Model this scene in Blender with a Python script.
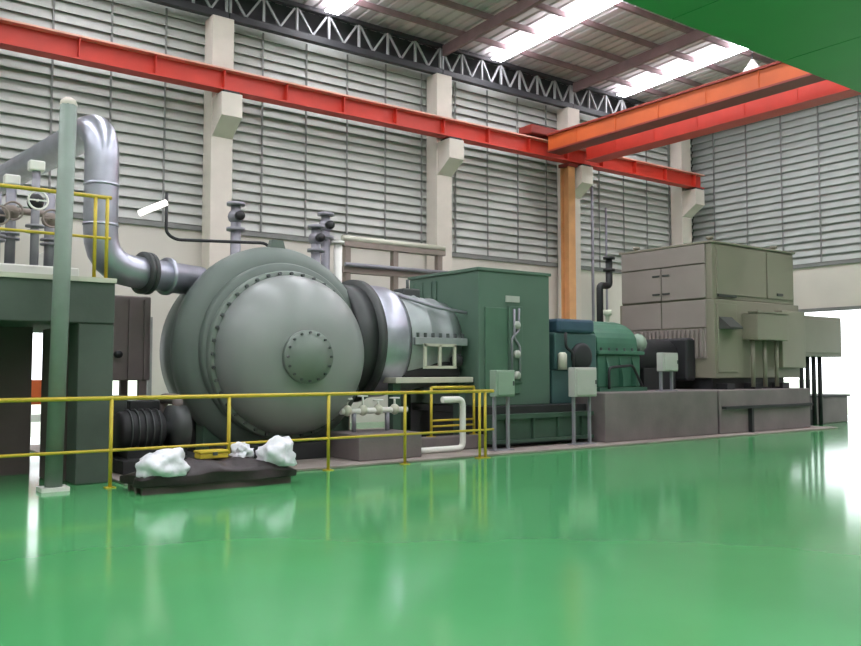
import bpy, bmesh, math, random
from mathutils import Vector, Matrix, noise
random.seed(7)
for o in list(bpy.data.objects):
    bpy.data.objects.remove(o)
S = bpy.context.scene
COL = S.collection
PI = math.pi

# ------------------------------------------------------------------ camera
cd = bpy.data.cameras.new('camera')
cd.sensor_fit = 'HORIZONTAL'; cd.sensor_width = 36.0
cd.lens = 846.0 / 861.0 * 36.0
cd.clip_end = 500
cam = bpy.data.objects.new('camera', cd); COL.objects.link(cam)
cam.location = (0, 0, 1.45)
cam.rotation_euler = (math.radians(90 + 3.18), 0, math.radians(-36.5))
S.camera = cam

# ------------------------------------------------------------------ world: bright overcast sky
W = bpy.data.worlds.new('overcast_sky'); S.world = W; W.use_nodes = True
bg = W.node_tree.nodes['Background']
bg.inputs[0].default_value = (0.93, 0.96, 1.0, 1)
bg.inputs[1].default_value = 3.2
SKYLIGHT = 26.0

S.view_settings.view_transform = 'Standard'
S.view_settings.look = 'None'
S.view_settings.gamma = 1
S.view_settings.use_curve_mapping = False
S.view_settings.exposure = 0.0

# ------------------------------------------------------------------ materials
def lin(c):
    return tuple((v / 255 / 12.92) if v / 255 <= 0.04045 else ((v / 255 + 0.055) / 1.055) ** 2.4 for v in c)

MATS = {}
def mat(name, rgb, rough=0.55, metal=0.0, var=0.12, scale=3.0, bump=0.0, bscale=40.0, coat=0.0, spec=0.5):
    m = bpy.data.materials.new(name); m.use_nodes = True
    nt = m.node_tree; b = nt.nodes['Principled BSDF']
    c = lin(rgb)
    tc = nt.nodes.new('ShaderNodeTexCoord')
    nz = nt.nodes.new('ShaderNodeTexNoise'); nz.inputs['Scale'].default_value = scale; nz.inputs['Detail'].default_value = 5
    nt.links.new(tc.outputs['Object'], nz.inputs['Vector'])
    rp = nt.nodes.new('ShaderNodeValToRGB')
    rp.color_ramp.elements[0].position = 0.3; rp.color_ramp.elements[1].position = 0.7
    rp.color_ramp.elements[0].color = tuple(v * (1 - var) for v in c) + (1,)
    rp.color_ramp.elements[1].color = tuple(min(1, v * (1 + var)) for v in c) + (1,)
    nt.links.new(nz.outputs['Fac'], rp.inputs['Fac'])
    nt.links.new(rp.outputs['Color'], b.inputs['Base Color'])
    b.inputs['Roughness'].default_value = rough
    b.inputs['Metallic'].default_value = metal
    b.inputs['Specular IOR Level'].default_value = spec
    if coat: b.inputs['Coat Weight'].default_value = coat; b.inputs['Coat Roughness'].default_value = 0.05
    if bump:
        n2 = nt.nodes.new('ShaderNodeTexNoise'); n2.inputs['Scale'].default_value = bscale; n2.inputs['Detail'].default_value = 6
        nt.links.new(tc.outputs['Object'], n2.inputs['Vector'])
        bp = nt.nodes.new('ShaderNodeBump'); bp.inputs['Strength'].default_value = bump; bp.inputs['Distance'].default_value = 0.02
        nt.links.new(n2.outputs['Fac'], bp.inputs['Height']); nt.links.new(bp.outputs['Normal'], b.inputs['Normal'])
    MATS[name] = m
    return m

M_floor = mat('green_epoxy', (80, 157, 98), 0.12, 0, 0.07, 0.55, 0.03, 1.6, coat=0.0, spec=0.5)
M_slab = mat('bare_concrete', (150, 138, 132), 0.75, 0, 0.18, 2.0, 0.15, 30)
M_plinth = mat('plinth_concrete', (118, 108, 108), 0.7, 0, 0.16, 1.6, 0.15, 25)
M_ground = mat('lawn', (196, 208, 186), 0.9, 0, 0.1, 0.6)
M_wallwhite = mat('pale_wall_panel', (208, 202, 192), 0.7, 0, 0.05, 0.8)
M_wallback = mat('louvre_backing', (104, 105, 102), 0.8, 0, 0.08, 1.0)
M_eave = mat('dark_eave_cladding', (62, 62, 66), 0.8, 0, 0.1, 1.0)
M_slat = mat('louvre_sheet', (186, 187, 182), 0.5, 0.0, 0.06, 1.2)
M_slat2 = mat('louvre_sheet_end', (176, 181, 177), 0.5, 0.0, 0.05, 1.2)
M_mull = mat('louvre_post', (128, 128, 126), 0.6)
M_roof = mat('roof_sheet', (196, 186, 188), 0.65, 0, 0.12, 0.7)
M_purlin = mat('purlin_steel', (132, 108, 110), 0.6)
M_conc = mat('cream_column', (212, 203, 192), 0.7, 0, 0.06, 1.5, 0.08, 18)
M_chord = mat('truss_chord', (46, 46, 50), 0.55)
M_web = mat('truss_web', (158, 158, 160), 0.55)
M_red = mat('crane_red', (196, 54, 38), 0.5, 0, 0.10, 1.5)
M_redtop = mat('crane_flange_lit', (225, 160, 145), 0.5, 0, 0.08, 2)  # paler red: light falling on the top flange is put into the colour
M_orange = mat('crane_orange', (192, 88, 38), 0.5, 0, 0.12, 1.2)
M_darkred = mat('crane_dark_red', (130, 42, 32), 0.55)
M_orpost = mat('orange_post', (206, 152, 102), 0.55, 0, 0.12, 2)
M_drum = mat('drum_paint', (96, 106, 100), 0.5, 0.0, 0.05, 2.0)
M_dome = mat('dome_paint', (136, 140, 138), 0.36, 0.05, 0.04, 1.2)
M_hub = mat('hub_paint', (112, 122, 114), 0.45, 0.0, 0.06, 4)
M_bolt = mat('bolt_steel', (84, 88, 88), 0.5, 0.5)
M_silver = mat('silver_cladding', (172, 174, 186), 0.33, 0.75, 0.10, 4, 0.05, 12)
M_lag = mat('turbine_lagging', (150, 156, 156), 0.4, 0.35, 0.12, 3, 0.06, 14)
M_flange = mat('dark_flange', (70, 72, 72), 0.5, 0.3)
M_hood = mat('hood_green', (82, 106, 92), 0.5, 0, 0.08, 1.0)
M_hood2 = mat('hood_green_door', (78, 108, 90), 0.5, 0, 0.10, 2.5)
M_gear = mat('gear_green', (64, 108, 88), 0.45, 0, 0.12, 2.5)
M_teal = mat('teal_paint', (62, 92, 90), 0.45, 0, 0.12, 2.5)
M_blue = mat('blue_lid', (52, 78, 96), 0.5, 0, 0.12, 3)
M_dkgreen = mat('skid_green', (58, 82, 68), 0.6, 0, 0.15, 2)
M_motor = mat('motor_paint', (126, 122, 106), 0.5, 0, 0.05, 1.2)
M_motor2 = mat('motor_panel_taupe', (140, 130, 124), 0.55, 0, 0.05, 1.5)
M_dark = mat('dark_steel', (44, 44, 46), 0.6, 0.2)
M_black = mat('black_pipe', (26, 27, 28), 0.5)
M_box = mat('instrument_grey', (176, 176, 170), 0.5, 0, 0.05, 3)
M_boxg = mat('instrument_green_grey', (140, 158, 142), 0.5, 0, 0.06, 3)
M_yellow = mat('safety_yellow', (196, 172, 48), 0.45, 0, 0.10, 4)
M_post = mat('pale_green_steel', (118, 132, 122), 0.5, 0, 0.10, 3)
M_plat = mat('platform_green_concrete', (76, 86, 78), 0.7, 0, 0.16, 1.6, 0.1, 18)
M_pier = mat('brown_grey_duct', (124, 112, 110), 0.6, 0, 0.10, 2)
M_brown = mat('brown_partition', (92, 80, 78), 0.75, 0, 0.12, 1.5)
M_pipe = mat('grey_pipe', (140, 138, 146), 0.45, 0.2, 0.1, 4)
M_white = mat('white_enamel', (226, 224, 218), 0.4, 0, 0.04, 4)
M_steel = mat('rack_steel', (146, 132, 124), 0.55, 0.1, 0.12, 3)
M_pale = mat('pale_steel', (198, 196, 180), 0.45, 0.1, 0.08, 4)
M_tarp = mat('dark_tarp', (38, 26, 28), 0.5, 0, 0.3, 5, 0.3, 14)
M_plastic = mat('white_plastic_film', (222, 220, 228), 0.28, 0, 0.06, 6, 0.25, 10)
M_duct = mat('overhead_bounce_green', (58, 140, 78), 0.5, 0, 0.06, 0.8)  # bounce light from the green floor is put into this colour
M_hinge = mat('hinge_shadow_dark', (60, 62, 58), 0.6)  # dark handles and hinge; also paints the shadows on the motor front

def emis(name, rgb, s):
    m = bpy.data.materials.new(name); m.use_nodes = True
    nt = m.node_tree; b = nt.nodes['Principled BSDF']
    b.inputs['Base Color'].default_value = lin(rgb) + (1,)
    b.inputs['Emission Color'].default_value = lin(rgb) + (1,)
    b.inputs['Emission Strength'].default_value = s
    return m
M_sky = emis('skylight_sheet', (246, 248, 255), SKYLIGHT)
M_lamp = emis('lamp_glow', (255, 250, 240), 8.0)
M_tube = emis('tube_glow', (255, 252, 246), 1.2)

# ------------------------------------------------------------------ mesh helpers
def box(bm, x0, x1, y0, y1, z0, z1, bev=0.0):
    vs = [bm.verts.new(p) for p in ((x0,y0,z0),(x1,y0,z0),(x1,y1,z0),(x0,y1,z0),(x0,y0,z1),(x1,y0,z1),(x1,y1,z1),(x0,y1,z1))]
    fs = [bm.faces.new([vs[i] for i in f]) for f in ((0,3,2,1),(4,5,6,7),(0,1,5,4),(1,2,6,5),(2,3,7,6),(3,0,4,7))]
    if bev > 0:
        es = list({e for f in fs for e in f.edges})
        bmesh.ops.bevel(bm, geom=es, offset=bev, segments=2, profile=0.5, affect='EDGES')

def bar(bm, a, b, w, h=None, up=(0,0,1)):
    """rectangular bar from a to b"""
    h = w if h is None else h
    a = Vector(a); b = Vector(b); d = (b - a).normalized(); up = Vector(up)
    if abs(d.dot(up)) > 0.98: up = Vector((0,1,0))
    s = d.cross(up).normalized(); t = s.cross(d).normalized()
    r = []
    for p in (a, b):
        r.append([bm.verts.new(p + s*sx*w/2 + t*sy*h/2) for sx, sy in ((-1,-1),(1,-1),(1,1),(-1,1))])
    bm.faces.new(r[0][::-1]); bm.faces.new(r[1])
    for i in range(4):
        j = (i + 1) % 4
        bm.faces.new((r[0][i], r[0][j], r[1][j], r[1][i]))

def fillet(pts, rad, n=6):
    pts = [Vector(p) for p in pts]; out = [pts[0]]
    for i in range(1, len(pts) - 1):
        p, a, b = pts[i], pts[i-1], pts[i+1]
        da = (a - p); db = (b - p)
        r = min(rad, da.length * 0.49, db.length * 0.49)
        s = p + da.normalized() * r; e = p + db.normalized() * r
        for k in range(n + 1):
            t = k / n
            out.append(s * (1-t)**2 + p * 2*t*(1-t) + e * t*t)
    out.append(pts[-1]); return out

def tube(bm, pts, r, seg=12, rad=0.0, caps=True):
    pts = fillet(pts, rad) if rad else [Vector(p) for p in pts]
    rs = r if isinstance(r, (list, tuple)) else [r] * len(pts)
    rings = []; up = None
    for i, p in enumerate(pts):
        if i == 0: d = pts[1] - p
        elif i == len(pts) - 1: d = p - pts[i-1]
        else: d = pts[i+1] - pts[i-1]
        d.normalize()
        if up is None:
            up = Vector((0,0,1)) if abs(d.z) < 0.9 else Vector((1,0,0))
        s = d.cross(up).normalized(); up = s.cross(d).normalized()
        rings.append([bm.verts.new(p + (s*math.cos(2*PI*k/seg) + up*math.sin(2*PI*k/seg)) * rs[i]) for k in range(seg)])
    for a, b in zip(rings, rings[1:]):
        for k in range(seg):
            f = bm.faces.new((a[k], a[(k+1) % seg], b[(k+1) % seg], b[k])); f.smooth = True
    if caps:
        bm.faces.new(rings[0][::-1]); bm.faces.new(rings[-1])

def lathe(bm, prof, org, axis, seg=48, smooth=True):
    """prof: list of (t along axis, radius); org point; axis unit vector"""
    org = Vector(org); ax = Vector(axis).normalized()
    u = Vector((0,0,1)) if abs(ax.z) < 0.9 else Vector((1,0,0))
    s = ax.cross(u).normalized(); u = s.cross(ax).normalized()
    rings = []
    for t, r in prof:
        c = org + ax * t
        if r < 1e-5: rings.append([bm.verts.new(c)])
        else: rings.append([bm.verts.new(c + (s*math.cos(2*PI*k/seg) + u*math.sin(2*PI*k/seg)) * r) for k in range(seg)])
    for a, b in zip(rings, rings[1:]):
        for k in range(seg):
            k2 = (k + 1) % seg
            if len(a) == 1 and len(b) == 1: continue
            if len(a) == 1: f = bm.faces.new((a[0], b[k2], b[k]))
            elif len(b) == 1: f = bm.faces.new((a[k], a[k2], b[0]))
            else: f = bm.faces.new((a[k], a[k2], b[k2], b[k]))
            f.smooth = smooth
    bmesh.ops.recalc_face_normals(bm, faces=bm.faces[:])

def prism(bm, poly, axis, a0, a1):
    """poly of 2D points extruded along axis 'x' | 'y' | 'z' from a0 to a1"""
    def P(u, v, a):
        return {'x': (a, u, v), 'y': (u, a, v), 'z': (u, v, a)}[axis]
    A = [bm.verts.new(P(u, v, a0)) for u, v in poly]; B = [bm.verts.new(P(u, v, a1)) for u, v in poly]
    bm.faces.new(A); bm.faces.new(B[::-1]); n = len(poly)
    for i in range(n):
        j = (i + 1) % n
        bm.faces.new((A[j], A[i], B[i], B[j]))
    bmesh.ops.recalc_face_normals(bm, faces=bm.faces[:])

def ball(bm, c, r, sub=2, sc=(1,1,1), amp=0.0, fr=3.0, smooth=True):
    g = bmesh.ops.create_icosphere(bm, subdivisions=sub, radius=1.0)
    for v in g['verts']:
        k = 1 + (noise.noise(Vector(v.co) * fr + Vector(c)) * amp if amp else 0)
        v.co = Vector((c[0] + v.co.x*r*sc[0]*k, c[1] + v.co.y*r*sc[1]*k, c[2] + v.co.z*r*sc[2]*k))
    if smooth:
        for f in bm.faces: f.smooth = True

def NB(): return bmesh.new()

def rootloc(o):
    p = Vector((0,0,0))
    while o is not None:
        p += o.location; o = o.parent
    return p

def obj(name, bm, m, parent=None, label=None):
    """link bm (world coordinates) as one mesh object"""
    me = bpy.data.meshes.new(name)
    if parent is not None:
        bmesh.ops.translate(bm, verts=bm.verts[:], vec=-rootloc(parent))
    bm.to_mesh(me); bm.free()
    me.materials.append(m)
    o = bpy.data.objects.new(name, me); COL.objects.link(o)
    if parent is not None: o.parent = parent
    if label: o['label'] = label
    return o

def inst(src, loc, parent, rot=None):
    o = bpy.data.objects.new(src.name.split('.')[0], src.data); COL.objects.link(o)
    o.parent = parent; o.location = Vector(loc) - rootloc(parent)
    if rot is not None: o.rotation_euler = rot
    return o

def tag(o, label, cat, group=None):
    o['label'] = label; o['category'] = cat
    if group: o['group'] = group
    return o

def thing(name, loc, label, cat, group=None):
    o = bpy.data.objects.new(name, None); COL.objects.link(o); o.location = loc
    o.empty_display_size = 0.2
    return tag(o, label, cat, group)

def struct(name, bm, m, parent=None):
    o = obj(name, bm, m, parent)
    if parent is None: o['kind'] = 'structure'
    return o

def B(name, parent, m, *a, bev=0.0, label=None):
    bm = NB(); box(bm, *a, bev=bev); return obj(name, bm, m, parent, label)

def T(name, parent, m, pts, r, rad=0.0, seg=12, label=None):
    bm = NB(); tube(bm, pts, r, seg, rad); return obj(name, bm, m, parent, label)

def L(name, parent, m, prof, org, ax, seg=48, label=None, smooth=True):
    bm = NB(); lathe(bm, prof, org, ax, seg, smooth); return obj(name, bm, m, parent, label)

def bolts(parent, m, c, ax, R, n, r=0.03, h=0.04, name='bolt', ph=0.0):
    ax = Vector(ax).normalized(); c = Vector(c)
    u = Vector((0,0,1)) if abs(ax.z) < 0.9 else Vector((1,0,0)); s = ax.cross(u).normalized()
    bm = NB(); lathe(bm, [(0,0),(0,r),(h,r),(h,0)], (0,0,0), ax, 6, False)
    me = bpy.data.meshes.new(name); bm.to_mesh(me); bm.free(); me.materials.append(m)
    for k in range(n):
        a = 2*PI*k/n + ph
        o = bpy.data.objects.new(name, me); COL.objects.link(o); o.parent = parent
        o.location = c + (s*math.cos(a) + u*math.sin(a))*R - rootloc(parent)

# ================================================================== STRUCTURE
YW = 20.0          # louvred long wall
XE = 27.3          # end wall
bm = NB(); box(bm, -14, XE, -12, YW, -0.2, 0); struct('floor', bm, M_floor)
bm = NB(); box(bm, 3.3, 20.7, 10.95, 17.5, 0.0, 0.035, 0.008); f2 = struct('floor_machine_bay', bm, M_slab)
bm = NB(); box(bm, -60, 140, -60, 140, -0.5, -0.22); struct('ground', bm, M_ground)

# --- long wall on the left with a doorway
D0, D1, DH = 3.35, 6.5, 2.6
bm = NB()
box(bm, -4, D0, YW, YW+0.25, 0, 4.95); box(bm, D1, XE+0.25, YW, YW+0.25, 0, 4.95); box(bm, D0, D1, YW, YW+0.25, DH, 4.95)
wl = struct('wall_left', bm, M_wallwhite)
bm = NB(); box(bm, -4, XE+0.25, YW+0.05, YW+0.25, 4.95, 10.25); obj('louvre_backing', bm, M_wallback, wl)
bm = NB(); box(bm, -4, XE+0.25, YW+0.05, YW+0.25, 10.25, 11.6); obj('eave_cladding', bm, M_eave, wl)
bm = NB(); box(bm, -4, XE, YW-0.07, YW, 4.86, 4.98, 0.01); obj('louvre_sill', bm, M_mull, wl)
# door lining
bm = NB(); box(bm, D0-0.1, D0, YW-0.04, YW+0.28, 0, DH+0.1); box(bm, D1, D1+0.1, YW-0.04, YW+0.28, 0, DH+0.1); box(bm, D0, D1, YW-0.04, YW+0.28, DH, DH+0.1)
struct('trim_1', bm, M_mull)

def slat_mesh(Lx, pitch):
    bm = NB()
    p = pitch
    # cross-section in (y,z): sheet leaning into the room at its bottom edge with a folded lip
    prism(bm, [(0.045, p*0.62), (0.03, p*0.62), (-0.085, -p*0.40), (-0.085, -p*0.47), (-0.06, -p*0.47), (-0.06, -p*0.40)], 'x', 0, Lx)
    return bm
PITCH = 0.252
def slat_run(parent, m, x0, x1, y, z0, z1, endwall=False):
    Lx = x1 - x0 - 0.02
    bm = slat_mesh(Lx, PITCH)
    me = bpy.data.meshes.new('slat'); bm.to_mesh(me); bm.free(); me.materials.append(m)
    z = z0 + 0.13
    while z < z1:
        o = bpy.data.objects.new('slat', me); COL.objects.link(o); o.parent = parent
        if endwall:
            o.location = (y, x1 - 0.01, z); o.rotation_euler = (0, 0, -PI/2)
        else:
            o.location = (x0 + 0.01, y, z)
        z += PITCH
for a, b in ((1.2, 8.2), (8.2, 14.85), (14.85, 20.3), (20.3, XE)):
    slat_run(wl, M_slat, a, b, YW, 4.98, 10.2)
bmm = NB(); box(bmm, -0.022, 0.022, -0.11, -0.085, 4.98, 10.2)
mo = obj('mullion', bmm, M_mull, wl); mo.location = (1.7, YW, 0)
x = 1.7 + 1.27
while x < XE - 0.2:
    inst(mo, (x, YW, 0), wl); x += 1.27

# --- end wall with a wide doorway to daylight
E0, E1, EH = 8.0, 16.6, 3.42
bm = NB()
box(bm, XE, XE+0.25, E1, YW, 0, 5.0); box(bm, XE, XE+0.25, -12, E0, 0, 5.0); box(bm, XE, XE+0.25, E0, E1, EH, 5.0)
we = struct('wall_back', bm, M_wallwhite)
bm = NB(); box(bm, XE+0.05, XE+0.25, -12, YW, 5.0, 12.6); obj('louvre_backing', bm, M_wallback, we)
bm = NB(); box(bm, XE-0.07, XE, 2.0, YW-0.1, 4.92, 5.04, 0.01); obj('louvre_sill', bm, M_mull, we)
for a, b in ((13.2, YW-0.1), (6.5, 13.2)):
    slat_run(we, M_slat2, a, b, XE, 5.04, 11.2, True)
bmm = NB(); box(bmm, -0.115, -0.085, -0.022, 0.022, 5.04, 11.2)
mo = obj('mullion', bmm, M_mull, we); mo.location = (XE, 18.9, 0)
y = 18.9 - 1.36
while y > 7:
    inst(mo, (XE, y, 0), we); y -= 1.36
bm = NB(); box(bm, XE-0.04, XE+0.28, E1, E1+0.12, 0, EH+0.1); box(bm, XE-0.04, XE+0.28, E0, E1, EH, EH+0.1)
struct('trim_2', bm, M_mull)

bm = NB(); box(bm, -14, XE+0.25, -12.25, -12, 0, 12.6); struct('wall_right', bm, M_wallwhite)
bm = NB(); box(bm, -14.25, -14, -12, YW+0.25, 0, 12.6); struct('wall_front', bm, M_wallwhite)
bm = NB(); box(bm, -14, -4, YW, YW+0.25, 0, 11.6); obj('wall_panel', bm, M_wallwhite, wl)
# --- roof
def rz(y): return 11.17 + 0.045 * (19.5 - y)
bm = NB()
xs = []; x = -14.0; k = 0
prof = []
while x < XE + 0.2:
    prof += [(x, 0.0), (x + 0.17, 0.0), (x + 0.20, 0.045), (x + 0.26, 0.045), (x + 0.29, 0.0)]
    x += 0.33
A = [bm.verts.new((px, YW+0.2, rz(YW+0.2) + dz)) for px, dz in prof]
Bv = [bm.verts.new((px, -12, rz(-12) + dz)) for px, dz in prof]
for i in range(len(prof)-1): bm.faces.new((A[i], A[i+1], Bv[i+1], Bv[i]))
r = bmesh.ops.extrude_face_region(bm, geom=bm.faces[:])
bmesh.ops.translate(bm, verts=[v for v in r['geom'] if isinstance(v, bmesh.types.BMVert)], vec=(0,0,0.03))
bmesh.ops.recalc_face_normals(bm, faces=bm.faces[:])
ceil = struct('ceiling', bm, M_roof)
for i, x in enumerate((-7.0, -1.0, 5.0, 11.0, 16.8, 22.5)):
    bm = NB()
    prism(bm, [(19.3, rz(19.3)-0.235), (19.3, rz(19.3)-0.205), (-11.5, rz(-11.5)-0.205), (-11.5, rz(-11.5)-0.235)], 'x', x-0.20, x+0.20)
    struct('window_%d' % (i+1), bm, M_sky)
y = 18.6; src = None
while y > -11:
    if src is None:
        bm = NB(); box(bm, -14, XE, -0.035, 0.035, -0.20, -0.04)
        src = obj('purlin', bm, M_purlin, ceil); src.location = (0, y, rz(y))
    else: inst(src, (0, y, rz(y)), ceil)
    y -= 1.25
for x in (2.0, 8.2, 14.85, 20.3, 26.2):
    bm = NB(); prism(bm, [(19.40, rz(19.4)-0.5), (19.40, rz(19.4)-0.2), (-11.8, rz(-11.8)-0.2), (-11.8, rz(-11.8)-0.5)], 'x', x-0.06, x+0.06)
    obj('rafter', bm, M_purlin, ceil)

# ================================================================== COLUMNS
cols = [(8.02, 'cream concrete column with corbel left of the valve pipes, behind the drum'),
        (14.85, 'cream concrete column with corbel above the green enclosure'),
        (20.25, 'cream concrete column beside the orange steel post'),
        (26.2, 'cream concrete column with corbel in the far corner, where the red beam ends')]
for x, lab in cols:
    t = thing('concrete_column', (x, 19.7, 0), lab, 'column', 'cream columns along the louvred wall')
    B('shaft', t, M_conc, x-0.28, x+0.28, 19.38, 19.9, 0.0, 10.12, bev=0.02)
    bm = NB(); prism(bm, [(19.39, 7.1), (19.39, 8.06), (18.8, 8.06), (18.8, 7.5)], 'x', x-0.26, x+0.26); obj('corbel', bm, M_conc, t)
    B('bearing_pad', t, M_dark, x-0.2, x+0.2, 18.82, 19.3, 8.06, 8.12)
t = thing('orange_post', (19.72, 19.2, 0), 'orange steel post standing left of a cream column under the crane', 'post')
bm = NB(); box(bm, 19.56, 19.86, 18.98, 19.02, 0, 8.0); obj('flange_plate', bm, M_orpost, t)
bm = NB(); box(bm, 19.56, 19.86, 19.31, 19.35, 0, 8.0); obj('flange_plate', bm, M_orpost, t)
bm = NB(); box(bm, 19.69, 19.73, 19.02, 19.31, 0, 8.0); obj('web', bm, M_orpost, t)
B('cap_plate', t, M_darkred, 19.5, 19.92, 18.9, 19.37, 8.0, 8.1)

# ================================================================== EAVE TRUSSES
tb = [(1.9, 8.2, 'leftmost grey lattice truss under the eave, left of the first column'),
      (8.2, 14.85, 'grey lattice truss under the eave between the first and second columns'),
      (14.85, 20.3, 'grey lattice truss under the eave right of the second column'),
      (20.3, 26.2, 'farthest grey lattice truss under the eave behind the crane')]
for x0, x1, lab in tb:
    t = thing('eave_truss', ((x0+x1)/2, 19.55, 10.12), lab, 'truss', 'lattice trusses along the eave')
    B('bottom_chord', t, M_chord, x0+0.01, x1-0.01, 19.45, 19.63, 10.12, 10.30, bev=0.01)
    B('top_chord', t, M_chord, x0+0.01, x1-0.01, 19.46, 19.62, 10.94, 11.06, bev=0.01)
    n = 7; dx = (x1-x0)/n
    for i in range(n+1):
        xx = x0 + dx*i + (0.05 if i == 0 else -0.05 if i == n else 0)
        bm = NB(); bar(bm, (xx, 19.53, 10.3), (xx, 19.53, 10.94), 0.06); obj('vertical_strut', bm, M_web, t)
    for i in range(n):
        a = x0 + dx*i + 0.06; b = x0 + dx*(i+1) - 0.06; mid = (a + b) / 2
        bm = NB(); bar(bm, (a, 19.55, 10.92), (mid, 19.55, 10.32), 0.05); obj('diagonal_brace', bm, M_web, t)
        bm = NB(); bar(bm, (mid, 19.55, 10.32), (b, 19.55, 10.92), 0.05); obj('diagonal_brace', bm, M_web, t)

# ================================================================== CRANE RUNWAY + BRIDGE
t = thing('crane_runway_beam', (14, 19.0, 8.12), 'long red crane runway beam resting on the column corbels along the louvred wall', 'beam')
RX0, RX1 = -1.0, 26.5
B('bottom_flange', t, M_red, RX0, RX1, 18.82, 19.18, 8.12, 8.16)
B('web', t, M_red, RX0, RX1, 18.985, 19.015, 8.16, 8.60)
B('top_flange', t, M_redtop, RX0, RX1, 18.80, 19.20, 8.60, 8.64)
B('rail', t, M_darkred, RX0, RX1, 18.965, 19.035, 8.64, 8.70)
x = RX0 + 0.6; src = None
while x < RX1:
    if src is None:
        bm = NB(); box(bm, -0.012, 0.012, -0.165, -0.015, 8.16, 8.60); src = obj('stiffener', bm, M_red, t); src.location = (x-14, 0, -8.12) ; src.location = Vector((x, 19.0, 0)) - Vector((14, 19.0, 8.12))
    else: inst(src, (x, 19.0, 0), t)
    x += 1.65
# correct mesh offset of stiffener (built in absolute z)
for v in src.data.vertices: v.co += Vector((14, 19.0, 8.12))

cr = thing('bridge_crane', (19.4, 12.0, 8.2), 'orange and red overhead bridge crane spanning from the runway beam across the hall', 'crane')
GY0, GY1 = -7.5, 18.62
def girder(name, xc, m, lab):
    g = B(name, cr, m, xc-0.24, xc+0.24, GY0, GY1, 8.22, 8.68, label=lab)
    B('top_flange', g, M_darkred, xc-0.30, xc+0.30, GY0, GY1, 8.68, 8.73)
    B('bottom_flange', g, M_darkred if m is M_orange else m, xc-0.30, xc+0.30, GY0, GY1, 8.17, 8.22)
    y = GY1 - 1.2; s0 = None
    while y > GY0:
        if s0 is None:
            s0 = B('stiffener', g, m, xc-0.262, xc-0.24, y-0.012, y+0.012, 8.22, 8.68)
        else:
            o = bpy.data.objects.new('stiffener', s0.data); COL.objects.link(o); o.parent = g; o.location = (0, y-(GY1-1.2), 0)
        y -= 1.5
girder('box_girder', 18.55, M_orange, 'orange nearer girder')  # warmer light on the nearer girder is put into its orange colour
girder('box_girder', 20.25, M_red, 'red farther girder')
et = B('end_carriage', cr, M_darkred, 17.7, 21.1, 18.7, 19.3, 8.73, 9.0, bev=0.03)
for xx in (18.0, 20.8):
    L('wheel', cr, M_dark, [(0,0),(0,0.15),(0.1,0.15),(0.1,0)], (xx, 18.95, 8.86), (0,1,0), 20)
B('motor_gearcase', cr, M_darkred, 19.0, 19.6, 18.5, 18.95, 8.5, 8.8, bev=0.03)
# handrail on the nearer girder
bm = NB(); bar(bm, (18.4, GY0, 8.76), (18.4, GY1, 8.76), 0.05); obj('cable_tray', bm, M_orange, cr)

# overhead green duct close above
t = thing('overhead_duct', (10.5, 4.3, 5.0), 'broad green overhead duct filling the top right corner', 'duct')
x = 5.0
while x < 16:
    B('duct_section', t, M_duct, x, x+1.99, 3.1, 5.33, 5.02, 5.7, bev=0.006); x += 2.0
for x in (7.0, 11.0, 15.0):
    for y in (3.5, 5.0):
        T('hanger_rod', t, M_bolt, [(x, y, 5.7), (x, y, rz(y)-0.02)], 0.02, seg=8)

# high-bay lamp
t = thing('high_bay_lamp', (23.4, 14.8, 10.5), 'small white high-bay lamp glowing under the roof above the crane', 'lamp')
T('stem', t, M_bolt, [(23.4, 14.8, rz(14.8)-0.1), (23.4, 14.8, 11.0)], 0.03, seg=8)
L('shade', t, M_white, [(0, 0.06), (0.18, 0.16), (0.42, 0.34), (0.42, 0.31), (0.2, 0.14), (0.03, 0.05)], (23.4, 14.8, 11.08), (0,0,-1), 24)
bm = NB(); ball(bm, (23.4, 14.8, 10.74), 0.13); obj('bulb', bm, M_lamp, t)

# ================================================================== DRUM (domed vessel facing the room)
DX, DZ = 6.30, 1.77
dr = thing('domed_drum', (DX, 13.2, 0), 'huge grey-green drum with a bulging dished head facing the hall', 'vessel')
L('casing', dr, M_drum, [(0,0),(0,1.40),(0.3,1.55),(0.7,1.60),(1.4,1.60),(1.4,0)], (DX, 14.3, DZ), (0,-1,0), 72)
L('body_flange', dr, M_drum, [(0,1.5),(0,1.69),(0.06,1.73),(0.22,1.73),(0.30,1.70),(0.46,1.52),(0.46,1.30)], (DX, 13.05, DZ), (0,-1,0), 96)
L('ring_step', dr, M_drum, [(0,1.43),(0.10,1.43),(0.14,1.40),(0.14,1.2)], (DX, 12.60, DZ), (0,-1,0), 96)
L('head_flange', dr, M_hub, [(0,1.36),(0.14,1.36),(0.16,1.34),(0.16,1.15)], (DX, 12.48, DZ-0.075), (0,-1,0), 96)
dz0 = DZ - 0.075
prof = [(0, 1.28), (0.06, 1.28)]
for i in range(1, 19):
    a = PI/2 * i / 18
    prof.append((0.06 + 0.80 * math.sin(a), 1.28 * math.cos(a) ** 0.82 if i < 18 else 0))
L('dished_head', dr, M_dome, prof, (DX, 12.36, dz0), (0,-1,0), 96)
bolts(dr, M_bolt, (DX, 12.32, dz0), (0,-1,0), 1.315, 40, 0.028, 0.05)
hub = L('manhole_cover', dr, M_hub, [(-0.32,0.36),(0,0.36),(0,0.41),(0.10,0.41),(0.10,0.33),(0.14,0.31),(0.155,0.0)], (DX-0.12, 11.54, DZ-0.12), (0,-1,0), 48, 'round bolted manhole cover in the middle of the head')
bolts(hub, M_bolt, (DX-0.12, 11.44, DZ-0.12), (0,-1,0), 0.37, 16, 0.02, 0.035)
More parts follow.
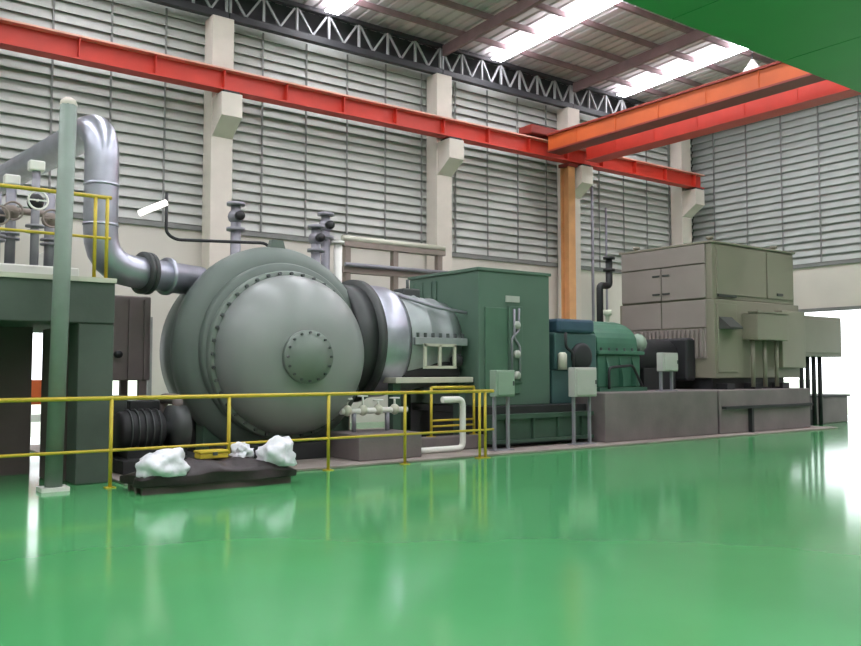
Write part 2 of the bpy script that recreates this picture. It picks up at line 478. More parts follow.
bm = NB(); prism(bm, [(DX-0.16, 3.42), (DX+0.16, 3.42), (DX+0.10, 3.62), (DX-0.10, 3.62)], 'y', 12.8, 12.92); obj('lifting_lug', bm, M_drum, dr)
for yy in (12.8, 13.9):
    bm = NB(); prism(bm, [(DX-1.25, 0.035), (DX+1.25, 0.035), (DX+1.25, 0.75), (DX+0.8, 0.40), (DX, 0.22), (DX-0.8, 0.40), (DX-1.25, 0.75)], 'y', yy, yy+0.3); obj('saddle', bm, M_dkgreen, dr)
B('front_cradle', dr, M_dark, DX-1.2, DX+0.6, 12.05, 12.7, 0.035, 0.30, bev=0.02)
B('support_skirt', dr, M_dark, DX-1.3, DX+1.35, 13.15, 13.85, 0.035, 0.75)
for xx in (DX-1.35, DX+1.3):
    B('strut', dr, M_dark, xx-0.07, xx+0.07, 13.35, 13.55, 0.035, 1.3)
# small stub branches on the casing
L('nozzle', dr, M_drum, [(0,0.14),(0.35,0.14),(0.35,0.22),(0.42,0.22),(0.42,0)], (DX+0.75, 13.7, 2.98), (0.35,0,0.94), 20)

# ================================================================== SILVER PIPE
sp = thing('silver_pipe', (3.5, 12.9, 2.64), 'fat silver clad pipe rising beside the green post and bending into the drum', 'pipe')
PX, PY = 3.48, 12.95
T('pipe_run', sp, M_silver, [(2.75, 19.84, 5.1), (PX, PY, 5.12), (PX, PY, 2.98), (5.2, 13.4, 2.90)], 0.245, rad=0.55, seg=28)
for p, d in (((PX, PY, 4.2), (0,0,1)), ((PX, PY, 3.6), (0,0,1))):
    L('cladding_band', sp, M_silver, [(-0.02,0.25),(-0.02,0.254),(0.02,0.254),(0.02,0.25)], p, d, 28)
dd = Vector((4.95-PX, 13.35-PY, -0.06)).normalized()
for q in (0.72, 0.80):
    L('flange', sp, M_flange, [(-0.03,0.2),(-0.03,0.33),(0.03,0.33),(0.03,0.2)], Vector((PX, PY, 2.98)) + dd*q, dd, 32)
L('flange', sp, M_silver, [(-0.03,0.2),(-0.03,0.30),(0.03,0.30),(0.03,0.2)], Vector((PX, PY, 2.98)) + dd*1.15, dd, 32)

# ================================================================== TURBINE CASING
tu = thing('turbine_casing', (9.0, 13.3, 0), 'silver-grey lagged turbine cylinder tapering between the drum and the green enclosure', 'turbine')
TZ = 1.98; TY = 13.3
L('neck', tu, M_flange, [(0,0.9),(0,1.02),(0.40,1.02),(0.40,0.9)], (7.6, TY, TZ), (1,0,0), 56, 'dark neck joining the drum')
L('inlet_flange', tu, M_flange, [(0,0.85),(0,1.12),(0.12,1.12),(0.12,0.85)], (7.98, TY, TZ), (1,0,0), 56)
L('bright_section', tu, M_silver, [(0,0.85),(0,1.03),(0.08,1.05),(0.5,1.03),(0.58,1.0),(0.58,0.8)], (8.1, TY, TZ), (1,0,0), 56, 'bright silver cladding section')
L('lagged_cylinder', tu, M_lag, [(0,0.7),(0,0.95),(0.06,0.97),(0.45,0.93),(0.5,0.95),(0.56,0.92),(1.0,0.84),(1.05,0.87),(1.1,0.83),(1.32,0.80),(1.32,0.5)], (8.68, TY, TZ), (1,0,0), 56)
L('band', tu, M_flange, [(0,0.9),(0,0.99),(0.05,0.99),(0.05,0.9)], (8.66, TY, TZ), (1,0,0), 56)
B('split_flange', tu, M_lag, 8.75, 9.95, 12.28, 12.46, TZ-0.08, TZ+0.06, bev=0.01)
bmj = None
for i in range(7):
    L('bolt', tu, M_bolt, [(0,0),(0,0.03),(0.08,0.03),(0.08,0)], (8.85 + i*0.17, 12.34, TZ+0.06), (0,0,1), 6, smooth=False)
T('oil_pipe', tu, M_pipe, [(8.7, 12.75, 2.82), (9.3, 12.5, 2.62), (9.98, 12.35, 2.52)], 0.03, rad=0.2)
B('top_valve_block', tu, M_flange, 8.95, 9.35, 12.95, 13.3, 2.78, 2.98, bev=0.03)
T('valve_stem', tu, M_bolt, [(9.15, 13.1, 2.95), (9.15, 13.1, 3.16)], 0.03, seg=8)
# inspection bracket frame below
bm = NB()
for xx in (8.95, 9.28, 9.62): bar(bm, (xx, 12.26, 1.50), (xx, 12.26, 1.92), 0.05)
bar(bm, (8.92, 12.26, 1.50), (9.65, 12.26, 1.50), 0.05); bar(bm, (8.92, 12.26, 1.90), (9.65, 12.26, 1.90), 0.05)
obj('bracket_frame', bm, M_pale, tu)
bm = NB(); ball(bm, (9.78, 12.4, 1.62), 0.13); obj('drain_pot', bm, M_dark, tu)
B('bedplate', tu, M_pale, 8.25, 9.98, 12.15, 14.3, 1.22, 1.32, bev=0.01)
B('lower_casing', tu, M_dark, 8.4, 9.95, 12.5, 14.1, 1.32, 1.6, bev=0.03)
for xx in (8.35, 9.8):
    for yy in (12.35, 14.1):
        B('leg', tu, M_dkgreen, xx-0.08, xx+0.08, yy-0.08, yy+0.08, 0.035, 1.22)

# ---- white drain pipe loop, valve group and low block below the turbine
t = tag(T('drain_pipe', None, M_white, [(8.85, 11.62, 0.94), (9.3, 11.62, 0.94), (9.3, 11.62, 0.09), (8.2, 11.62, 0.09)], 0.055, rad=0.12), 'white drain pipe bent in a U below the turbine, behind the yellow railing', 'pipe')
t = thing('valve_manifold', (7.55, 11.8, 0.5), 'group of pale valves on pipes low beside the drum behind the railing', 'valves')
T('header', t, M_white, [(7.0, 11.9, 0.78), (8.3, 11.9, 0.78)], 0.05)
for xx, zz in ((7.12, 0.98), (7.42, 1.02), (7.72, 0.95), (8.05, 0.98)):
    bm = NB(); ball(bm, (xx, 11.9, 0.79), 0.085, 2, (1, 1, 1.1)); vb = obj('valve_body', bm, M_pale, t)
    bm = NB(); tube(bm, [(xx, 11.9, 0.84), (xx, 11.9, zz)], 0.018, 8); lathe(bm, [(-0.012,0.07),(-0.012,0.09),(0.012,0.09),(0.012,0.07),(-0.012,0.07)], (xx, 11.9, zz), (0,0,1), 16)
    bar(bm, (xx-0.075, 11.9, zz), (xx+0.075, 11.9, zz), 0.014); obj('handwheel', bm, M_white, vb)
for xx in (7.25, 7.9):
    T('drop_pipe', t, M_pipe, [(xx, 11.9, 0.76), (xx, 11.9, 0.44)], 0.04)
t = tag(B('concrete_block', None, M_plinth, 6.95, 8.15, 11.25, 12.3, 0.035, 0.44, bev=0.02), 'low brownish concrete block right of the drum behind the railing', 'block')
t = tag(B('concrete_block', None, M_plinth, 8.45, 10.0, 11.85, 12.12, 0.035, 0.28, bev=0.02), 'low concrete kerb under the small yellow railing', 'block')

# ================================================================== GREEN ENCLOSURE
hd = thing('green_enclosure', (10.9, 13.1, 0.78), 'big plain green box enclosure standing on a dark skid right of the turbine', 'enclosure')
B('body', hd, M_hood, 10.0, 11.82, 12.02, 14.25, 0.78, 3.30, bev=0.02)
B('roof_panel', hd, M_hood, 9.97, 11.85, 11.99, 14.28, 3.30, 3.36, bev=0.01)
d = B('door', hd, M_hood2, 10.14, 11.0, 11.985, 12.03, 1.0, 2.62, bev=0.01, label='mid-green access door')
B('handle', d, M_bolt, 10.9, 10.94, 11.95, 11.99, 1.72, 1.9)
d = B('nameplate', hd, M_box, 10.66, 11.0, 11.99, 12.03, 2.74, 2.86)
p2 = B('piping_panel', hd, M_hood, 10.68, 11.02, 11.93, 11.985, 1.2, 2.66, bev=0.01)
T('instrument_tube', p2, M_pipe, [(10.78, 11.90, 2.6), (10.78, 11.90, 2.05), (10.92, 11.90, 1.9), (10.92, 11.90, 1.25)], 0.022, rad=0.06)
T('instrument_tube', p2, M_pipe, [(10.9, 11.90, 2.62), (10.9, 11.90, 2.2), (10.72, 11.90, 2.05), (10.72, 11.90, 1.25)], 0.022, rad=0.06)
for zz in (1.35, 1.75, 2.3):
    bm = NB(); lathe(bm, [(0,0.0),(0,0.075),(0.05,0.075),(0.05,0)], (10.84, 11.92, zz), (0,-1,0), 18); obj('gauge', bm, M_box, p2)
B('side_panel', hd, M_hood, 9.975, 10.0, 13.3, 14.2, 1.0, 3.2)
for yy in (13.45, 13.75, 14.05):
    B('rib', hd, M_hood, 9.95, 9.976, yy-0.02, yy+0.02, 1.0, 3.2)
sk = thing('machine_skid', (11.2, 12.9, 0), 'dark green steel skid carrying the green enclosure', 'skid')
B('deck', sk, M_dark, 9.95, 12.55, 11.75, 14.4, 0.64, 0.78, bev=0.01)
B('side_beam', sk, M_dkgreen, 9.95, 12.55, 11.62, 11.74, 0.18, 0.56, bev=0.01)
B('top_flange', sk, M_dkgreen, 9.95, 12.55, 11.55, 11.8, 0.56, 0.64)
B('bottom_flange', sk, M_dkgreen, 9.95, 12.55, 11.55, 11.8, 0.12, 0.18)
B('core', sk, M_dark, 10.05, 12.5, 11.9, 14.3, 0.035, 0.64)
for xx in (10.3, 10.95, 11.6, 12.25):
    B('web_stiffener', sk, M_dkgreen, xx-0.015, xx+0.015, 11.56, 11.62, 0.18, 0.56)

# ================================================================== INSTRUMENT BOXES ON STANDS
def stand(x, y, z0, z1, w, m, lab, foot):
    t = thing('instrument_box', (x, y, foot), lab, 'control box', 'instrument boxes on posts')
    B('case', t, m, x-w/2, x+w/2, y-0.10, y+0.08, z0, z1, bev=0.015)
    c = B('cover', t, m, x-w/2+0.03, x+w/2-0.03, y-0.125, y-0.10, z0+0.03, z1-0.03, bev=0.008)
    B('latch', c, M_bolt, x+w/2-0.07, x+w/2-0.05, y-0.14, y-0.125, (z0+z1)/2-0.04, (z0+z1)/2+0.04)
    for s in (-1, 1):
        B('post', t, M_pipe, x+s*w*0.36-0.025, x+s*w*0.36+0.025, y, y+0.05, foot+0.02, z0+0.05)
    B('foot_plate', t, M_pipe, x-w*0.5, x+w*0.5, y-0.08, y+0.12, foot, foot+0.02)
stand(9.95, 11.32, 0.98, 1.45, 0.44, M_boxg, 'grey-green instrument box on a post in front of the green enclosure', 0.035)
stand(12.02, 11.35, 0.94, 1.50, 0.60, M_box, 'grey instrument box on a post in front of the teal bearing unit', 0.035)
stand(14.9, 11.6, 1.42, 1.82, 0.50, M_box, 'small white instrument box on a post standing on the concrete plinth', 1.0)

# ================================================================== PLINTHS
t = tag(B('concrete_plinth', None, M_plinth, 12.6, 16.25, 11.3, 15.4, 0.035, 1.0, bev=0.02), 'grey concrete plinth under the green gearbox', 'plinth')
t = thing('concrete_plinth', (18.4, 13.3, 0.035), 'longer grey concrete plinth under the big taupe motor', 'plinth')
B('block', t, M_plinth, 16.32, 20.05, 11.3, 15.4, 0.035, 1.0, bev=0.02)
B('cable_duct', t, M_dark, 16.4, 20.0, 11.2, 11.3, 0.58, 0.64)
B('down_conduit', t, M_dark, 17.4, 17.48, 11.2, 11.3, 0.035, 0.58)

# ================================================================== GEARBOX + BEARING UNIT
gb = thing('gearbox', (14.05, 13.0, 1.0), 'bright green gearbox with arched lid on the concrete plinth', 'gearbox')
B('lower_case', gb, M_gear, 13.4, 14.75, 12.2, 14.0, 1.08, 1.78, bev=0.03)
B('base_flange', gb, M_gear, 13.32, 14.83, 12.08, 14.1, 1.0, 1.08)
B('joint_flange', gb, M_gear, 13.34, 14.81, 12.12, 14.08, 1.78, 1.86, bev=0.01)
poly = [(12.25, 1.86)] + [(13.1 - 0.85*math.cos(PI*i/14), 2.02 + 0.52*math.sin(PI*i/14)) for i in range(15)] + [(13.95, 1.86)]
bm = NB(); prism(bm, poly, 'x', 13.44, 14.71); obj('arched_lid', bm, M_gear, gb)
for xx in (13.66, 14.07, 14.48):
    bm = NB(); prism(bm, [(12.2, 1.1), (12.08, 1.1), (12.08, 1.3), (12.2, 1.76)], 'x', xx-0.02, xx+0.02); obj('rib', bm, M_gear, gb)
for i in range(6):
    L('bolt', gb, M_bolt, [(0,0),(0,0.025),(0.06,0.025),(0.06,0)], (13.46+i*0.245, 12.16, 1.86), (0,0,1), 6, smooth=False)
L('bearing_cap', gb, M_gear, [(0,0.30),(0.12,0.30),(0.16,0.22),(0.16,0)], (13.42, 12.75, 1.8), (-1,0,0), 28)
L('breather', gb, M_pale, [(0,0.05),(0.18,0.05),(0.18,0.10),(0.3,0.10),(0.3,0)], (14.5, 12.9, 2.5), (0,0,1), 14)
T('oil_line', gb, M_dark, [(13.55, 12.03, 1.05), (13.55, 12.03, 1.5), (14.3, 12.03, 1.55), (14.6, 12.03, 1.1)], 0.03, rad=0.1)

bu = thing('bearing_unit', (12.5, 12.7, 0.78), 'teal bearing housing with a dark blue lid between the enclosure and the gearbox', 'bearing')
B('pedestal', bu, M_teal, 11.95, 12.52, 12.1, 13.6, 0.78, 1.45, bev=0.02)
B('pedestal', bu, M_teal, 12.62, 13.2, 12.1, 13.6, 1.0, 1.45, bev=0.02)
bm = NB(); box(bm, 12.0, 13.2, 12.05, 13.6, 1.45, 2.2, 0.04); obj('housing', bm, M_teal, bu)
B('lid', bu, M_blue, 12.05, 13.1, 12.0, 13.5, 2.2, 2.48, bev=0.06)
L('end_cover', bu, M_dark, [(0,0.28),(0.06,0.28),(0.09,0.22),(0.09,0)], (12.72, 12.05, 1.72), (0,-1,0), 28)
L('shaft_seal', bu, M_dark, [(0,0.4),(0.17,0.4),(0.17,0.2)], (11.83, 12.8, 1.75), (1,0,0), 28)
L('oil_filter', bu, M_pale, [(0,0),(0,0.09),(0.3,0.09),(0.34,0.05),(0.34,0)], (12.08, 11.93, 1.46), (0,0,1), 16)
T('oil_line', bu, M_dark, [(12.2, 11.95, 2.2), (12.2, 11.95, 1.9), (12.4, 11.95, 1.8), (12.4, 11.95, 0.78)], 0.03, rad=0.08)

cg = thing('coupling_guard', (15.8, 13.0, 1.0), 'dark coupling guard on the plinth between gearbox and motor', 'guard')
L('guard_tube', cg, M_dark, [(0,0.2),(0,0.42),(1.68,0.42),(1.68,0.2)], (14.83, 12.95, 1.75), (1,0,0), 32)
B('support', cg, M_dark, 15.3, 16.45, 12.55, 13.35, 1.0, 1.5, bev=0.02)
bm = NB(); ball(bm, (15.05, 12.5, 2.05), 0.2, 2, (1,1,1.1)); obj('end_cap', bm, M_boxg, cg, 'pale rounded cap')

# black pipe beside the motor
t = thing('black_pipe', (15.9, 14.3, 1.0), 'black bent pipe rising behind the gearbox beside the motor', 'pipe')
T('pipe_run', t, M_black, [(15.8, 14.3, 1.0), (15.8, 14.3, 3.55), (16.15, 14.3, 3.55), (16.15, 14.3, 4.25)], 0.085, rad=0.1)
for zz in (3.95, 4.25):
    L('flange', t, M_black, [(-0.03,0.05),(-0.03,0.15),(0.03,0.15),(0.03,0.05)], (16.15, 14.3, zz), (0,0,1), 20)

# ================================================================== MOTOR
mo = thing('electric_motor', (18.6, 13.2, 1.0), 'huge boxy taupe electric motor on the long plinth', 'motor')
B('base_frame', mo, M_dark, 17.0, 19.98, 11.95, 14.6, 1.0, 1.26)
B('lower_casing', mo, M_motor, 16.88, 20.46, 11.78, 14.6, 1.26, 3.10, bev=0.02)
B('upper_casing', mo, M_motor, 16.9, 20.36, 11.84, 14.55, 3.10, 4.42, bev=0.03)
B('roof_panel', mo, M_motor, 16.86, 20.40, 11.80, 14.6, 4.42, 4.47, bev=0.01)
# end-face panels
def ep(y0, y1, z0, z1, n='end_panel'):
    return B(n, mo, M_motor2, 16.845, 16.895, y0, y1, z0, z1, bev=0.008)
ep(12.0, 14.5, 3.96, 4.40); a = ep(12.0, 13.24, 3.14, 3.93); b = ep(13.27, 14.5, 3.14, 3.93)
ep(12.0, 13.24, 2.45, 3.09); ep(13.27, 14.5, 2.45, 3.09)
for p, yy, zz in ((a, 13.1, 3.75), (a, 13.1, 3.3), (b, 13.4, 3.75), (b, 13.4, 3.3)):
    B('handle', p, M_hinge, 16.81, 16.845, yy-0.10, yy+0.10, zz-0.02, zz+0.02)
gr = B('vent_frame', mo, M_motor2, 16.85, 16.89, 12.0, 14.4, 1.72, 2.42)
y = 12.08
while y < 14.35:
    B('vent_fin', gr, M_motor2, 16.79, 16.85, y-0.025, y+0.025, 1.75, 2.40); y += 0.125
B('shaft_housing', mo, M_dark, 16.55, 16.88, 12.3, 13.8, 1.2, 2.2, bev=0.06)
# front panels
B('front_panel', mo, M_motor, 17.05, 19.05, 11.80, 11.85, 3.22, 4.36, bev=0.01)
pn = B('front_panel', mo, M_motor, 19.12, 20.28, 11.80, 11.85, 3.22, 4.36, bev=0.01)
B('hinge', pn, M_hinge, 19.5, 19.75, 11.77, 11.80, 3.30, 3.36)
B('front_panel', mo, M_motor, 16.95, 17.7, 11.74, 11.79, 1.4, 3.0, bev=0.01)
B('slot_shadow', mo, M_hinge, 17.05, 17.75, 11.77, 11.81, 3.16, 3.22)  # dark strip painted as the slot's shadow, no real opening
bm = NB(); prism(bm, [(11.78, 2.72), (11.45, 2.44), (11.45, 2.40), (11.78, 2.40)], 'x', 17.0, 17.5); obj('shadow_wedge', bm, M_hinge, mo, 'dark triangular wedge standing in for a shadow')  # dark wedge shaped and coloured as a shadow on the front
jb = B('junction_box', mo, M_motor, 17.95, 19.25, 11.36, 11.78, 2.16, 2.80, bev=0.02, label='box protruding from the front')
B('lid', jb, M_motor, 17.92, 19.28, 11.33, 11.60, 2.80, 2.84)
for xx in (18.1, 18.6, 19.1):
    T('conduit', mo, M_motor, [(xx, 11.6, 2.18), (xx, 11.6, 1.05)], 0.05, seg=10)
B('cooler_box', mo, M_motor, 19.35, 20.4, 11.58, 11.80, 1.5, 2.92, bev=0.02)
for xx in (17.3, 18.4, 19.6):
    B('foot', mo, M_dark, xx-0.15, xx+0.15, 11.66, 11.96, 1.0, 1.14, bev=0.01)
for xx, yy in ((17.2, 12.1), (17.2, 14.3), (19.9, 12.1), (19.9, 14.3)):
    L('lifting_eye', mo, M_motor, [(0,0.06),(0.1,0.05),(0.1,0.09),(0.16,0.09),(0.16,0)], (xx, yy, 4.46), (0,0,1), 12)

tb_ = thing('terminal_box', (21.4, 12.3, 0), 'olive-grey terminal box with conduits below, right of the motor', 'terminal box')
B('case', tb_, M_motor, 20.5, 22.6, 11.8, 13.0, 1.80, 2.86, bev=0.02)
B('cover', tb_, M_motor, 20.65, 22.45, 11.76, 11.80, 1.90, 2.76, bev=0.01)
for xx in (20.9, 21.2, 21.5, 21.8):
    T('conduit', tb_, M_dark, [(xx, 12.0, 1.82), (xx, 12.0, 0.0)], 0.055, seg=10)
t = thing('concrete_plinth', (21.5, 12.1, 0), 'small dark concrete plinth behind the terminal box conduits at the right end', 'plinth')
B('block', t, M_plinth, 20.75, 23.6, 12.2, 13.0, 0.0, 0.72, bev=0.02)
B('cover_plate', t, M_dark, 20.75, 23.65, 12.15, 13.05, 0.72, 0.77)
B('cable_entry', t, M_black, 20.95, 21.75, 12.1, 12.2, 0.0, 0.4)

# ================================================================== RAILINGS
def railing(name, y, xs, z0, ztop, mids, x_end, lab, grp=None, m=M_yellow, r=0.024):
    t = thing(name, ((xs[0]+xs[-1])/2, y, z0), lab, 'railing', grp)
    for xx in xs:
        p = T('post', t, m, [(xx, y, z0), (xx, y, ztop)], r)
        B('foot_plate', p, m, xx-0.06, xx+0.06, y-0.06, y+0.06, z0, z0+0.012)
    T('top_rail', t, m, [(xs[0], y, ztop), (x_end, y, ztop)], r*1.1)
    for z in mids:
        T('mid_rail', t, m, [(xs[0], y, z), (x_end if z == mids[0] else xs[-1], y, z)], r*0.8)
    return t
railing('railing', 10.8, [0.6, 3.08, 4.62, 6.15, 7.5, 9.0, 9.12], 0.0, 1.10, [0.46], 9.3, 'long yellow tubular railing on the green floor in front of the drum')
railing('railing', 11.98, [8.88, 9.85], 0.28, 1.14, [0.56, 0.46], 9.85, 'short yellow railing behind the long one, below the turbine')
railing('railing', 11.42, [-0.5, 1.2, 2.54, 3.0, 3.15], 2.64, 3.72, [3.18], 3.2, 'yellow railing along the edge of the raised green platform')

# ================================================================== PLATFORM AT THE LEFT
pl = thing('raised_platform', (1.2, 12.9, 0), 'dark green raised platform with a thick edge on columns at the left', 'platform')
B('deck', pl, M_plat, -2.5, 3.24, 11.3, 14.8, 2.05, 2.64, bev=0.015)
B('column', pl, M_plat, 2.80, 3.24, 11.32, 11.8, 0.0, 2.05, bev=0.015)
B('column', pl, M_plat, 1.9, 2.36, 14.3, 14.78, 0.0, 2.05, bev=0.015)
B('column', pl, M_plat, -1.9, -1.4, 11.32, 11.8, 0.0, 2.05, bev=0.015)
B('column', pl, M_plat, -1.9, -1.4, 14.3, 14.78, 0.0, 2.05, bev=0.015)
B('edge_lip', pl, M_pale, -2.5, 3.25, 11.27, 11.30, 2.58, 2.64)
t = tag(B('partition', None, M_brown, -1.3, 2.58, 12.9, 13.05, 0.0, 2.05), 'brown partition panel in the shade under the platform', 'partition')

t = tag(B('pier_shade_block', None, M_brown, 2.60, 3.1, 11.85, 12.4, 0.0, 2.0, bev=0.015), 'tall dark brown block added for the shaded part of the platform pier', 'cabinet')  # added block; its dark colour gives the shaded part of a wider pier
t = thing('orange_barrier', (4.2, 18.6, 0), 'orange barrier board seen through the gap below the platform', 'barrier')
B('board', t, M_orange, 3.6, 4.6, 18.58, 18.62, 0.75, 1.25); B('board', t, M_white, 3.6, 4.6, 18.58, 18.62, 0.40, 0.55)
for xx in (3.7, 4.5): B('leg', t, M_dark, xx-0.03, xx+0.03, 18.62, 18.68, 0, 1.25)
t = thing('oil_pump', (4.1, 12.3, 0.035), 'dark oil pump with motor on a base left of the drum behind the railing', 'pump')
B('base', t, M_dark, 3.5, 4.75, 11.7, 12.9, 0.035, 0.22, bev=0.01)
L('pump_motor', t, M_dark, [(0,0),(0,0.24),(0.05,0.27),(0.6,0.27),(0.65,0.2),(0.65,0)], (3.55, 12.2, 0.60), (1,0,0), 28)
for k in range(5): L('cooling_fin', t, M_flange, [(0,0.26),(0,0.30),(0.02,0.30),(0.02,0.26)], (3.68+k*0.1, 12.2, 0.60), (1,0,0), 28)
B('motor_foot', t, M_dark, 3.65, 4.1, 12.0, 12.4, 0.22, 0.36)
L('pump_casing', t, M_flange, [(0,0.08),(0.1,0.12),(0.1,0.34),(0.32,0.34),(0.36,0.2),(0.36,0)], (4.2, 12.2, 0.60), (1,0,0), 28)
B('pump_foot', t, M_dark, 4.32, 4.5, 12.0, 12.4, 0.22, 0.36)
T('discharge_pipe', t, M_pier, [(4.42, 12.2, 0.9), (4.42, 12.2, 1.02), (4.42, 12.85, 1.02), (4.42, 12.85, 0.22)], 0.08, rad=0.12)
B('starter_box', t, M_flange, 3.52, 3.8, 12.55, 12.8, 0.22, 1.08, bev=0.02)
B('cooler', t, M_dark, 3.85, 4.3, 12.6, 12.88, 0.22, 1.0, bev=0.02)
gp = thing('green_post', (2.46, 10.93, 0), 'tall pale green round post with domed cap in front of the platform', 'post')
T('shaft', gp, M_post, [(2.46, 10.95, 0.03), (2.53, 10.95, 4.72)], 0.10, seg=20)
bm = NB(); ball(bm, (2.53, 10.95, 4.73), 0.105, 2, (1,1,0.9)); obj('cap', bm, M_conc, gp)
B('base_plate', gp, M_white, 2.30, 2.62, 10.82, 11.10, 0.0, 0.05)

pb = thing('duct_box', (4.45, 14.2, 0), 'brown-grey box duct on legs below the silver pipe, left of the drum', 'duct')
B('body', pb, M_pier, 3.85, 4.6, 14.0, 15.2, 1.28, 2.66, bev=0.02)
for xx in (4.0, 4.25, 4.5): B('rib', pb, M_pier, xx-0.02, xx+0.02, 13.95, 14.0, 1.3, 2.6)
for xx in (3.95, 4.5):
    for yy in (14.1, 15.1): B('leg', pb, M_pier, xx-0.06, xx+0.06, yy-0.06, yy+0.06, 0.035, 1.28)
L('drain_valve', pb, M_black, [(0,0),(0,0.06),(0.1,0.06),(0.1,0)], (4.05, 13.95, 1.7), (0,-1,0), 14)

# pipes standing on the platform
for i, (xx, yy, h, m, lab) in enumerate(((1.98, 12.3, 1.15, M_pipe, 'grey pipe with flanges at the far left of the platform'),
                                     (2.22, 12.7, 1.35, M_pipe, 'second grey flanged pipe from the left edge on the platform'),
                                     (2.45, 12.3, 1.5, M_pipe, 'grey flanged pipe with white top fitting on the platform'),
                                     (2.74, 12.8, 1.3, M_pipe, 'grey flanged pipe right beside the green post on the platform'))):
    t = thing('standing_pipe', (xx, yy, 2.64), lab, 'pipe', 'flanged pipes on the platform')
    T('pipe_run', t, m, [(xx, yy, 2.64), (xx, yy, 2.64+h)], 0.055 + 0.012*(i % 2), seg=14)
    for zz in (2.66, 2.64 + h*0.45, 2.64 + h*0.5):
        L('flange', t, M_pipe, [(-0.015,0.05),(-0.015,0.12),(0.015,0.12),(0.015,0.05)], (xx, yy, zz), (0,0,1), 18)
    bm = NB(); ball(bm, (xx, yy, 2.64+h*0.72), 0.11, 2, (1,1,1.15)); vb = obj('valve_body', bm, M_steel if i % 2 else M_dark, t)
    bm = NB(); lathe(bm, [(-0.012,0.11),(-0.012,0.135),(0.012,0.135),(0.012,0.11),(-0.012,0.11)], (xx, yy-0.16, 2.64+h*0.72), (0,-1,0), 20)
    bar(bm, (xx-0.12, yy-0.16, 2.64+h*0.72), (xx+0.12, yy-0.16, 2.64+h*0.72), 0.018); tube(bm, [(xx, yy, 2.64+h*0.72), (xx, yy-0.17, 2.64+h*0.72)], 0.016, 8)
    obj('handwheel', bm, M_white if i == 2 else M_steel, vb)
    if i in (1, 2): B('top_fitting', t, M_white, xx-0.10, xx+0.10, yy-0.08, yy+0.08, 2.64+h, 2.64+h+0.14, bev=0.02)
t = tag(B('pump_base', None, M_white, 1.75, 2.9, 11.75, 11.93, 2.64, 2.80, bev=0.02), 'low white base strip on the platform floor behind the yellow railing', 'base')
t = tag(T('crossing_pipe', None, M_steel, [(1.2, 13.15, 2.64), (1.2, 13.15, 3.72), (2.9, 13.15, 3.72), (2.9, 13.15, 2.64)], 0.05, rad=0.12), 'brownish pipe hoop crossing between the standing pipes on the platform', 'pipe')
t = tag(B('white_cabinet', None, M_white, 2.86, 3.12, 13.6, 14.1, 2.64, 3.25, bev=0.02), 'white cabinet on the platform behind the green post', 'cabinet')

# ================================================================== PILE ON THE FLOOR
def lump(name, c, r, sc, m, lab, cat, amp=0.5, fr=2.5, grp=None, sub=4):
    bm = NB(); ball(bm, (0,0,0), r, sub, sc, amp, fr, smooth=True)
    for v in bm.verts:
        k = abs(noise.noise(Vector(v.co)*8 + Vector(c)))*0.11 - 0.03 + noise.noise(Vector(v.co)*22 + Vector(c))*0.015
        v.co += v.co.normalized()*k
        v.co.z = max(v.co.z, -r*sc[2]*0.45)
    zmin = min(v.co.z for v in bm.verts)
    for v in bm.verts: v.co += Vector((c[0], c[1], c[2]-zmin))
    o = obj(name, bm, m); tag(o, lab, cat, grp); return o
t = thing('tarp_heap', (4.15, 10.15, 0), 'flat dark maroon tarpaulin-wrapped load on a pallet on the green floor', 'tarpaulin')
bm = NB(); box(bm, 3.15, 5.15, 9.85, 10.55, 0.09, 0.33)
bmesh.ops.subdivide_edges(bm, edges=bm.edges[:], cuts=14, use_grid_fill=True)
for v in bm.verts:
    cx = (v.co.x-4.15); cy = (v.co.y-10.2)
    ex = max(0, 1-(abs(cx)/1.08)**3) * max(0, 1-(abs(cy)/0.40)**3)
    n_ = noise.noise(Vector(v.co)*4.0)
    if v.co.z > 0.1: v.co.z = 0.10 + (v.co.z-0.10)*(0.25+0.75*ex) + n_*0.10*ex
    v.co.x += noise.noise(Vector(v.co)*3+Vector((5,0,0)))*0.10; v.co.y += noise.noise(Vector(v.co)*3+Vector((0,7,0)))*0.10
for f in bm.faces: f.smooth = True
obj('tarpaulin', bm, M_tarp, t)
for i in range(3):
    B('pallet_runner', t, M_brown, 3.2, 5.1, 9.92+i*0.24, 10.0+i*0.24, 0.0, 0.07)
B('pallet_board', t, M_brown, 3.2, 5.1, 9.92, 10.48, 0.07, 0.09)
lump('plastic_bundle', (3.48, 10.02, 0.2), 0.28, (1.1, 0.8, 0.75), M_plastic, 'crumpled white plastic bundle at the left end of the dark tarpaulin', 'plastic', 0.3, 1.6, 'white plastic bundles')
lump('plastic_bundle', (4.98, 10.06, 0.22), 0.28, (0.9, 0.85, 0.9), M_plastic, 'crumpled white plastic bundle at the right end of the dark tarpaulin', 'plastic', 0.3, 1.6, 'white plastic bundles')
lump('plastic_bundle', (4.57, 10.24, 0.32), 0.15, (0.9, 0.8, 0.9), M_plastic, 'smaller white plastic bundle next to the yellow box on the tarpaulin', 'plastic', 0.5, 2.6, 'white plastic bundles')
t = thing('yellow_box', (4.2, 10.3, 0.34), 'flat yellow tool box lying on the dark tarpaulin', 'tool box')
B('case', t, M_yellow, 4.0, 4.37, 10.22, 10.42, 0.34, 0.40, bev=0.012)
B('lid', t, M_yellow, 3.99, 4.38, 10.21, 10.43, 0.402, 0.44, bev=0.015)
B('latch', t, M_bolt, 4.16, 4.22, 10.195, 10.21, 0.38, 0.42)

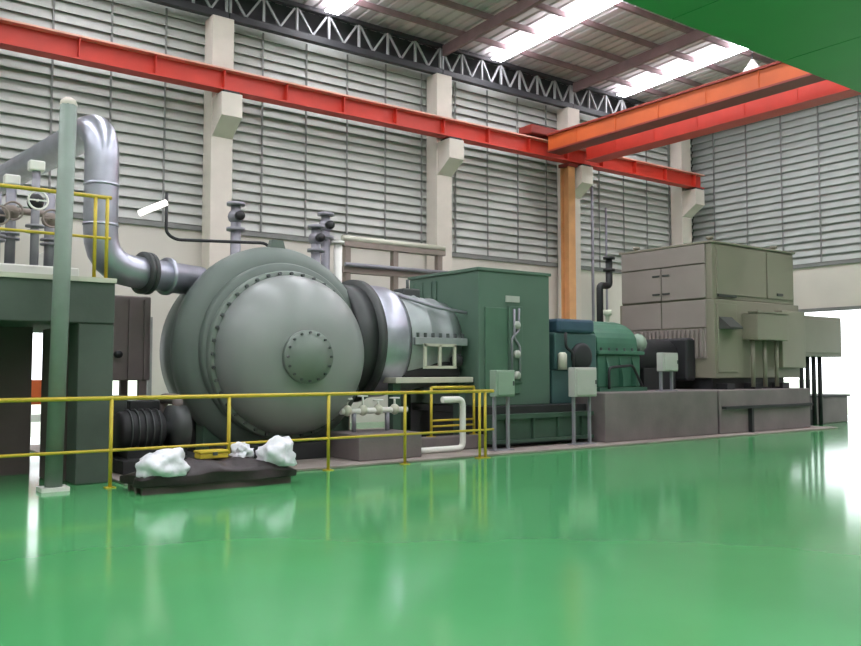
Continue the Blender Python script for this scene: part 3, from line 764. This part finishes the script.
# ================================================================== PIPEWORK BEHIND
t = thing('pipe_rack', (11.5, 17.0, 0), 'brownish steel pipe rack behind the turbine in front of the white wall band', 'rack')
for xx in (10.15, 11.5, 12.85):
    B('post', t, M_steel, xx-0.07, xx+0.07, 16.95, 17.1, 0.035, 4.45)
B('upper_beam', t, M_steel, 10.0, 13.0, 16.92, 17.12, 4.34, 4.46)
B('lower_beam', t, M_steel, 10.0, 13.0, 16.92, 17.12, 3.72, 3.86)
T('rack_pipe', t, M_pale, [(10.0, 16.98, 4.53), (13.0, 16.98, 4.53)], 0.07)
T('rack_pipe', t, M_pipe, [(10.0, 16.85, 3.9), (13.0, 16.85, 3.9)], 0.05)
for xx, h, yy, lab in ((8.55, 4.5, 15.6, 'grey vertical pipe with valve behind the drum, left of a pair'),
                   (8.95, 4.85, 15.9, 'taller grey vertical pipe with dark valve behind the drum, right of a pair'),
                   (6.72, 4.75, 15.5, 'grey vertical pipe with dark round valve just right of the first column behind the drum')):
    t = thing('vertical_pipe', (xx, yy, 0.035), lab, 'pipe', 'vertical pipes behind the drum')
    T('pipe_run', t, M_pipe, [(xx, yy, 0.035), (xx, yy, h)], 0.10, seg=16)
    for zz in (h-0.05, h-0.55): L('flange', t, M_pipe, [(-0.03,0.08),(-0.03,0.18),(0.03,0.18),(0.03,0.08)], (xx, yy, zz), (0,0,1), 20)
    bm = NB(); ball(bm, (xx, yy, h-0.3), 0.16, 2); vb = obj('valve_body', bm, M_pipe, t)
    bm = NB(); lathe(bm, [(0,0),(0,0.09),(0.1,0.09),(0.1,0)], (xx, yy-0.14, h-0.3), (0,-1,0), 16); obj('valve_cap', bm, M_black, vb)
t = thing('white_pipe', (9.15, 15.8, 0.035), 'slim white vertical pipe left of the pipe rack', 'pipe')
T('pipe_run', t, M_white, [(9.2, 15.8, 0.035), (9.2, 15.8, 4.2)], 0.09)
L('flange', t, M_white, [(-0.03,0.06),(-0.03,0.15),(0.03,0.15),(0.03,0.06)], (9.2, 15.8, 4.2), (0,0,1), 20)
t = thing('tube_lamp', (6.3, 14.2, 3.3), 'white tube lamp on a bent dark conduit above the silver pipe', 'lamp')
T('conduit', t, M_dark, [(6.75, 14.0, 3.15), (6.75, 14.0, 3.75), (5.1, 14.3, 3.70), (4.93, 14.3, 3.80), (4.93, 14.3, 4.5)], 0.028, rad=0.2)
T('tube', t, M_tube, [(4.91, 14.25, 4.32), (4.45, 14.25, 4.08)], 0.055)
t = tag(T('drop_pipe', None, M_pipe, [(21.0, 19.3, 0), (21.0, 19.3, 7.6)], 0.05), 'thin grey vertical pipe on the wall right of the orange post', 'pipe')
t = tag(T('drop_pipe', None, M_pipe, [(21.9, 19.5, 0), (21.9, 19.5, 7.0)], 0.04), 'thinner grey vertical pipe on the wall left of the motor', 'pipe')
